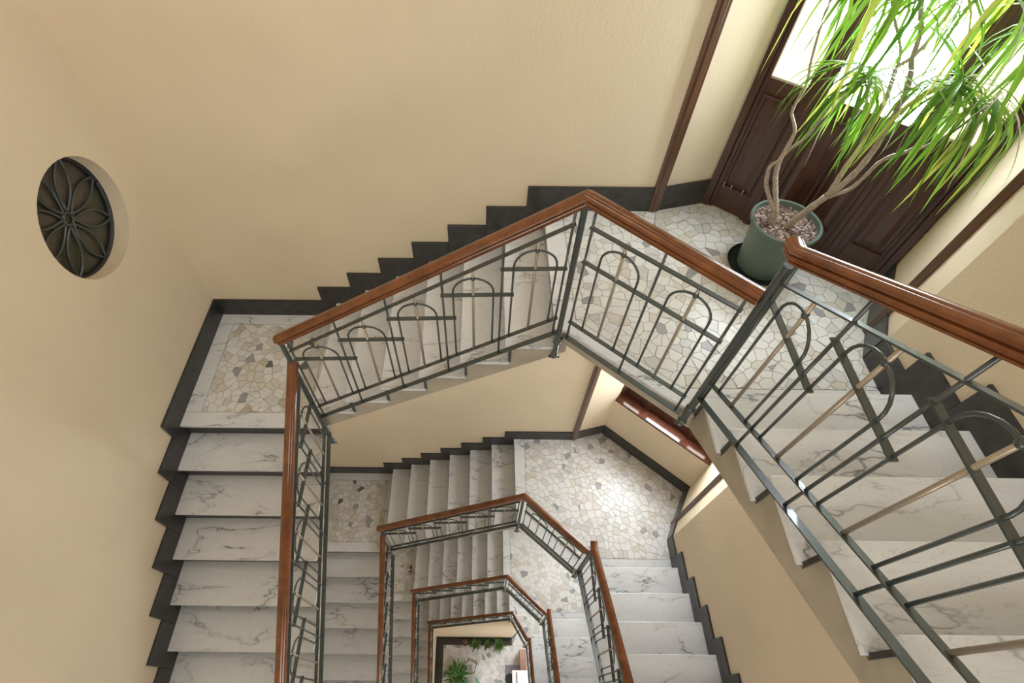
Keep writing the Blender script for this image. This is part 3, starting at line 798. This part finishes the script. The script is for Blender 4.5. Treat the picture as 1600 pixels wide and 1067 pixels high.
stem([(1.828,2.505,16.35),(1.815,2.52,16.44),(1.795,2.54,16.506),(1.765,2.57,16.587),(1.735,2.599,16.677),(1.724,2.612,16.763),(1.726,2.614,16.865),(1.727,2.617,16.907),(1.721,2.625,16.954),(1.681,2.663,17.024)],.019,.008)
stem([(1.681,2.663,17.024),(1.682,2.675,17.069),(1.693,2.679,17.128),(1.691,2.694,17.207),(1.678,2.719,17.278),(1.66,2.76,17.45),(1.66,2.79,17.6)],.008,.006)
stem([(1.728,2.612,16.80),(1.743,2.609,16.838),(1.773,2.572,16.942),(1.782,2.554,17.07),(1.787,2.538,17.168),(1.810,2.505,17.26),(1.837,2.473,17.333)],.010,.0065)
stem([(1.900,2.495,16.33),(1.914,2.486,16.396),(1.948,2.456,16.531),(1.985,2.426,16.668)],.022,.018)
stem([(1.982,2.426,16.658),(1.987,2.432,16.745),(1.989,2.44,16.831),(1.997,2.443,16.949),(1.994,2.456,17.05),(1.991,2.466,17.114),(1.991,2.474,17.206),(1.973,2.497,17.319),(1.97,2.507,17.357),(1.997,2.49,17.407),(2.013,2.483,17.475),(2.02,2.485,17.558),(2.026,2.487,17.637),(2.028,2.492,17.78)],.015,.007)
stem([(1.981,2.428,16.661),(2.005,2.396,16.772),(2.017,2.376,16.9),(2.015,2.368,17.03),(1.992,2.364,17.194),(1.973,2.368,17.318),(1.946,2.378,17.396),(1.92,2.388,17.447),(1.891,2.4,17.556),(1.85,2.422,17.632),(1.819,2.436,17.708)],.017,.008)
stem([(1.99,2.42,16.655),(2.033,2.368,16.753),(2.045,2.345,16.846),(2.05,2.327,16.946),(2.067,2.299,17.012),(2.071,2.275,17.036),(2.095,2.246,17.087),(2.103,2.231,17.165),(2.093,2.231,17.274),(2.074,2.24,17.42)],.011,.0075)
stem([(2.095,2.246,17.087),(2.128,2.233,17.106),(2.173,2.215,17.175),(2.209,2.206,17.255),(2.241,2.2,17.35)],.008,.006)
stem([(1.97,2.507,17.357),(1.92,2.50,17.45),(1.78,2.52,17.62),(1.715,2.527,17.752)],.007,.005)
# leaves: a few mesh kinds shared by all copies (leaf runs along +X and bends down)
def leafmesh(kind,mat,L_=.5,w_=.0088):
    b=MB(); n=9; rows=[]
    x=z=0.0; 
    el0,el1={0:(-.15,-1.5),1:(.45,-1.35),2:(.75,-.55),3:(.1,-1.42)}[kind]
    for i in range(n+1):
        t=i/n; el=el0+(el1-el0)*min(1,t*{0:2.6,1:1.15,2:1.0,3:1.7}[kind]); 
        wd=w_*(min(1,.45+t*3))*(1-t**2.2)+.0004
        up=Vector((-math.sin(el),0,math.cos(el)))
        c=Vector((x,0,z)); rows.append((c+Vector((0,-wd,0))+up*wd*.35,c,c+Vector((0,wd,0))+up*wd*.35))
        x+=L_/n*math.cos(el); z+=L_/n*math.sin(el)
    for r in rows: b.v+=[tuple(q) for q in r]
    for i in range(n):
        for j in range(2): a=i*3+j; b.f.append((a,a+1,a+4,a+3)); b.m.append(0)
    return b.mesh('leaf',mat,smooth=True)
LM={}
for kd in range(4):
    for mn in ('leaf','leafy','leafp'): LM[(kd,mn)]=leafmesh(kd,M[mn])
ROS=[((1.837,2.473,17.333),62,1.1),((2.074,2.240,17.42),56,1.1),((2.241,2.20,17.35),44,1.08),((1.692,2.746,17.667),16,1.15),((1.715,2.527,17.752),28,1.2),((1.915,2.485,17.74),16,1.1),((2.033,2.275,17.796),24,1.15),((2.26,2.20,17.70),26,1.15),((1.819,2.436,17.708),14,1.1),((2.03,2.49,17.78),14,1.1)]
rnd=random.Random(21); cnt=0; extra=MB(); emats=[M['leaf'],M['leafy'],M['leafp']]
def leaf_at(c,az,kd,mn,sc,wsc,roll):
    global cnt
    for q in range(12):
        rch={0:.12,1:.38,2:.46,3:.22}[kd]*sc; tx,ty=c[0]+math.cos(az)*rch,c[1]+math.sin(az)*rch
        if (tx-CWL[0])*dn.x+(ty-CWL[1])*dn.y<-.03 and (tx-ST2[0])*.86-(ty-ST2[1])*.51<-.02: break
        az=rnd.uniform(0,2*PI)
    Rm=Matrix.Rotation(az,4,'Z')@Matrix.Rotation(roll,4,'X'); Mx=Matrix.Translation(c)@Rm@Matrix.Diagonal((sc,sc*wsc,sc,1))
    if cnt<300:
        o=bpy.data.objects.new('leaf',LM[(kd,mn)]); link(o); o.parent=plant; o.matrix_parent_inverse=parent_inv(plant); o.matrix_basis=Mx; cnt+=1
    else:
        me=LM[(kd,mn)]; n=len(extra.v); extra.v+=[tuple(Mx@v.co) for v in me.vertices]; extra.f+=[tuple(n+i for i in p.vertices) for p in me.polygons]; extra.m+=[['leaf','leafy','leafp'].index(mn)]*len(me.polygons)
for ci,(c,n,sc) in enumerate(ROS):
    for i in range(n):
        u=rnd.random()
        kd=0 if u<.60 else (3 if u<.78 else (1 if u<.9 else 2))
        mn='leafp' if (kd!=0 and rnd.random()<.28) else ('leafy' if rnd.random()<(.40 if ci in(2,) else .12) else 'leaf')
        cc=(c[0]+rnd.uniform(-.012,.012),c[1]+rnd.uniform(-.012,.012),c[2]+rnd.uniform(-.05,.03))
        leaf_at(cc,rnd.uniform(0,2*PI),kd,mn,sc*rnd.uniform(.65,1.08),rnd.uniform(.7,1.35) if mn!='leafp' else .45,rnd.uniform(-.25,.25))
if extra.v: extra.build('more_leaves',emats,plant,smooth=True,kind='stuff')

# ------------------------------------------------------------------ ground hall things
def tuft(root,c,n,L_,kindset,mat,seed,spread=.03,wid=.014):
    rnd=random.Random(seed); mm=[leafmesh(kd,mat,L_,wid) for kd in kindset]
    for i in range(n):
        o=bpy.data.objects.new('leaf',rnd.choice(mm)); link(o); o.parent=root; o.matrix_parent_inverse=parent_inv(root)
        sc=rnd.uniform(.6,1.1)
        o.matrix_basis=Matrix.Translation((c[0]+rnd.uniform(-spread,spread),c[1]+rnd.uniform(-spread,spread),c[2]))@Matrix.Rotation(rnd.uniform(0,2*PI),4,'Z')@Matrix.Diagonal((sc,sc,sc,1))
def gpot(x,y,r,h,mat,label,leaves=None):
    g=empty('potted_plant',(x,y,0),label=label,cat='plant',group=None)
    b=MB(); b.lathe([(.001,0),(r*.72,0),(r*.95,h*.86),(r*1.05,h*.86),(r*1.05,h),(r*.93,h),(r*.88,h*.82),(.001,h*.80)],(x,y,.003),24); b.build('pot',mat,g,smooth='auto')
    if leaves: tuft(g,(x,y,h*.8),*leaves)
    else:
        b=MB(); b.lathe([(.001,h*.84),(r*.88,h*.82)],(x,y,.003),24); b.build('soil',M['soil'],g)
    return g
gpot(-.42,1.80,.085,.20,M['terracotta'],'small dark red pot with bare soil by the ground floor wall')
gpot(-.10,1.76,.10,.20,M['terracotta'],'green bushy plant in a dark red pot, beside the bare red pot',(60,.26,(1,2),M['leafg'],41,.05,.016))
gpot(.27,1.76,.09,.20,M['terracotta'],'small leafy plant in a red pot between the two bushier plants',(50,.22,(1,2,3),M['leafg'],42,.05,.014))
gpot(.62,1.76,.13,.22,M['tcot2'],'spiky green plant in a pale clay pot at the end of the row',(80,.28,(1,2),M['leafg'],43,.05,.015))
gb=gpot(-.62,.95,.17,.30,M['tcot2'],'large fountain of arching green leaves in the middle of the ground floor',(130,.55,(1,2),M['leafg'],44,.07,.018))
gc=gpot(-.10,.70,.10,.35,M['whitep'],'bluish leafy plant next to the large arching plant',(60,.26,(1,2),M['leafb'],45,.05,.018))
ch=empty('metal_plant_stand',(-.15,1.2,0),label='thin black metal chair frame standing by the large arching plant',cat='stand')
b=MB(); b.tube([(-.30,1.33,0),(-.30,1.35,.75),(-.05,1.27,.75),(-.05,1.25,0)],.011,8); b.build('back_hoop',M['black'],ch,smooth=True)
b=MB(); b.tube([(-.05,1.25,.44),(-.12,1.02,.44),(-.36,1.10,.44),(-.30,1.33,.44),(-.05,1.25,.44)],.010,8); b.build('seat_ring',M['black'],ch,smooth=True)
for (x,y) in ((-.12,1.02),(-.36,1.10)):
    b=MB(); b.tube([(x,y,.44),(x,y,0)],.010,8); b.build('leg',M['black'],ch,smooth=True)
mt=MB(); mt.prism([(.81,.60),(1.30,.60),(1.30,1.25),(.81,1.25)],.002,.016); mt.build('door_mat',M['greym'],bevel=.004,label='grey rectangular mat lying on the ground floor beside the white table',cat='mat')
bx=empty('wooden_box',(1.33,1.37,0),label='brown wooden box against the railing foot on the ground floor',cat='box')
b=MB(); b.bb((1.25,1.10,.002),(1.42,1.62,.30)); b.build('box_body',M['brownbox'],bx,bevel=.004)
b=MB(); b.bb((1.24,1.09,.302),(1.43,1.63,.325)); b.build('box_lid',M['brownbox'],bx,bevel=.004)
tb=empty('white_table',(1.2,.8,0),label='white rectangular table seen from above at the bottom of the stairwell',cat='table')
b=MB(); b.bb((.98,.45,.70),(1.48,1.07,.735)); b.build('tabletop',M['whitep'],tb,bevel=.004)
for x in (1.02,1.44):
    for y in (.49,1.03):
        b=MB(); b.bb((x-.02,y-.02,.017 if x<1.3 else 0.004),(x+.02,y+.02,.70)); b.build('leg',M['whitep'],tb)
b=MB(); b.tube([(1.11,.55,.75),(1.11,1.02,.75)],.014,8); b.build('wooden_stick',M['terracotta'],smooth=True,label='red brown stick lying on the white table',cat='stick')
st=empty('stool',(.93,.72,0),label='dark round stool half under the white table',cat='stool')
b=MB(); b.lathe([(.001,.45),(.14,.45),(.15,.46),(.15,.475),(.14,.485),(.001,.487)],(.93,.86,0),24); b.build('seat',M['black'],st,smooth='auto')
for a in range(4):
    b=MB(); an=a*PI/2+.78; b.tube([(.93+.10*math.cos(an),.86+.10*math.sin(an),.45),(.93+.13*math.cos(an),.86+.13*math.sin(an),.018)],.009,6); b.build('leg',M['black'],st,smooth=True)
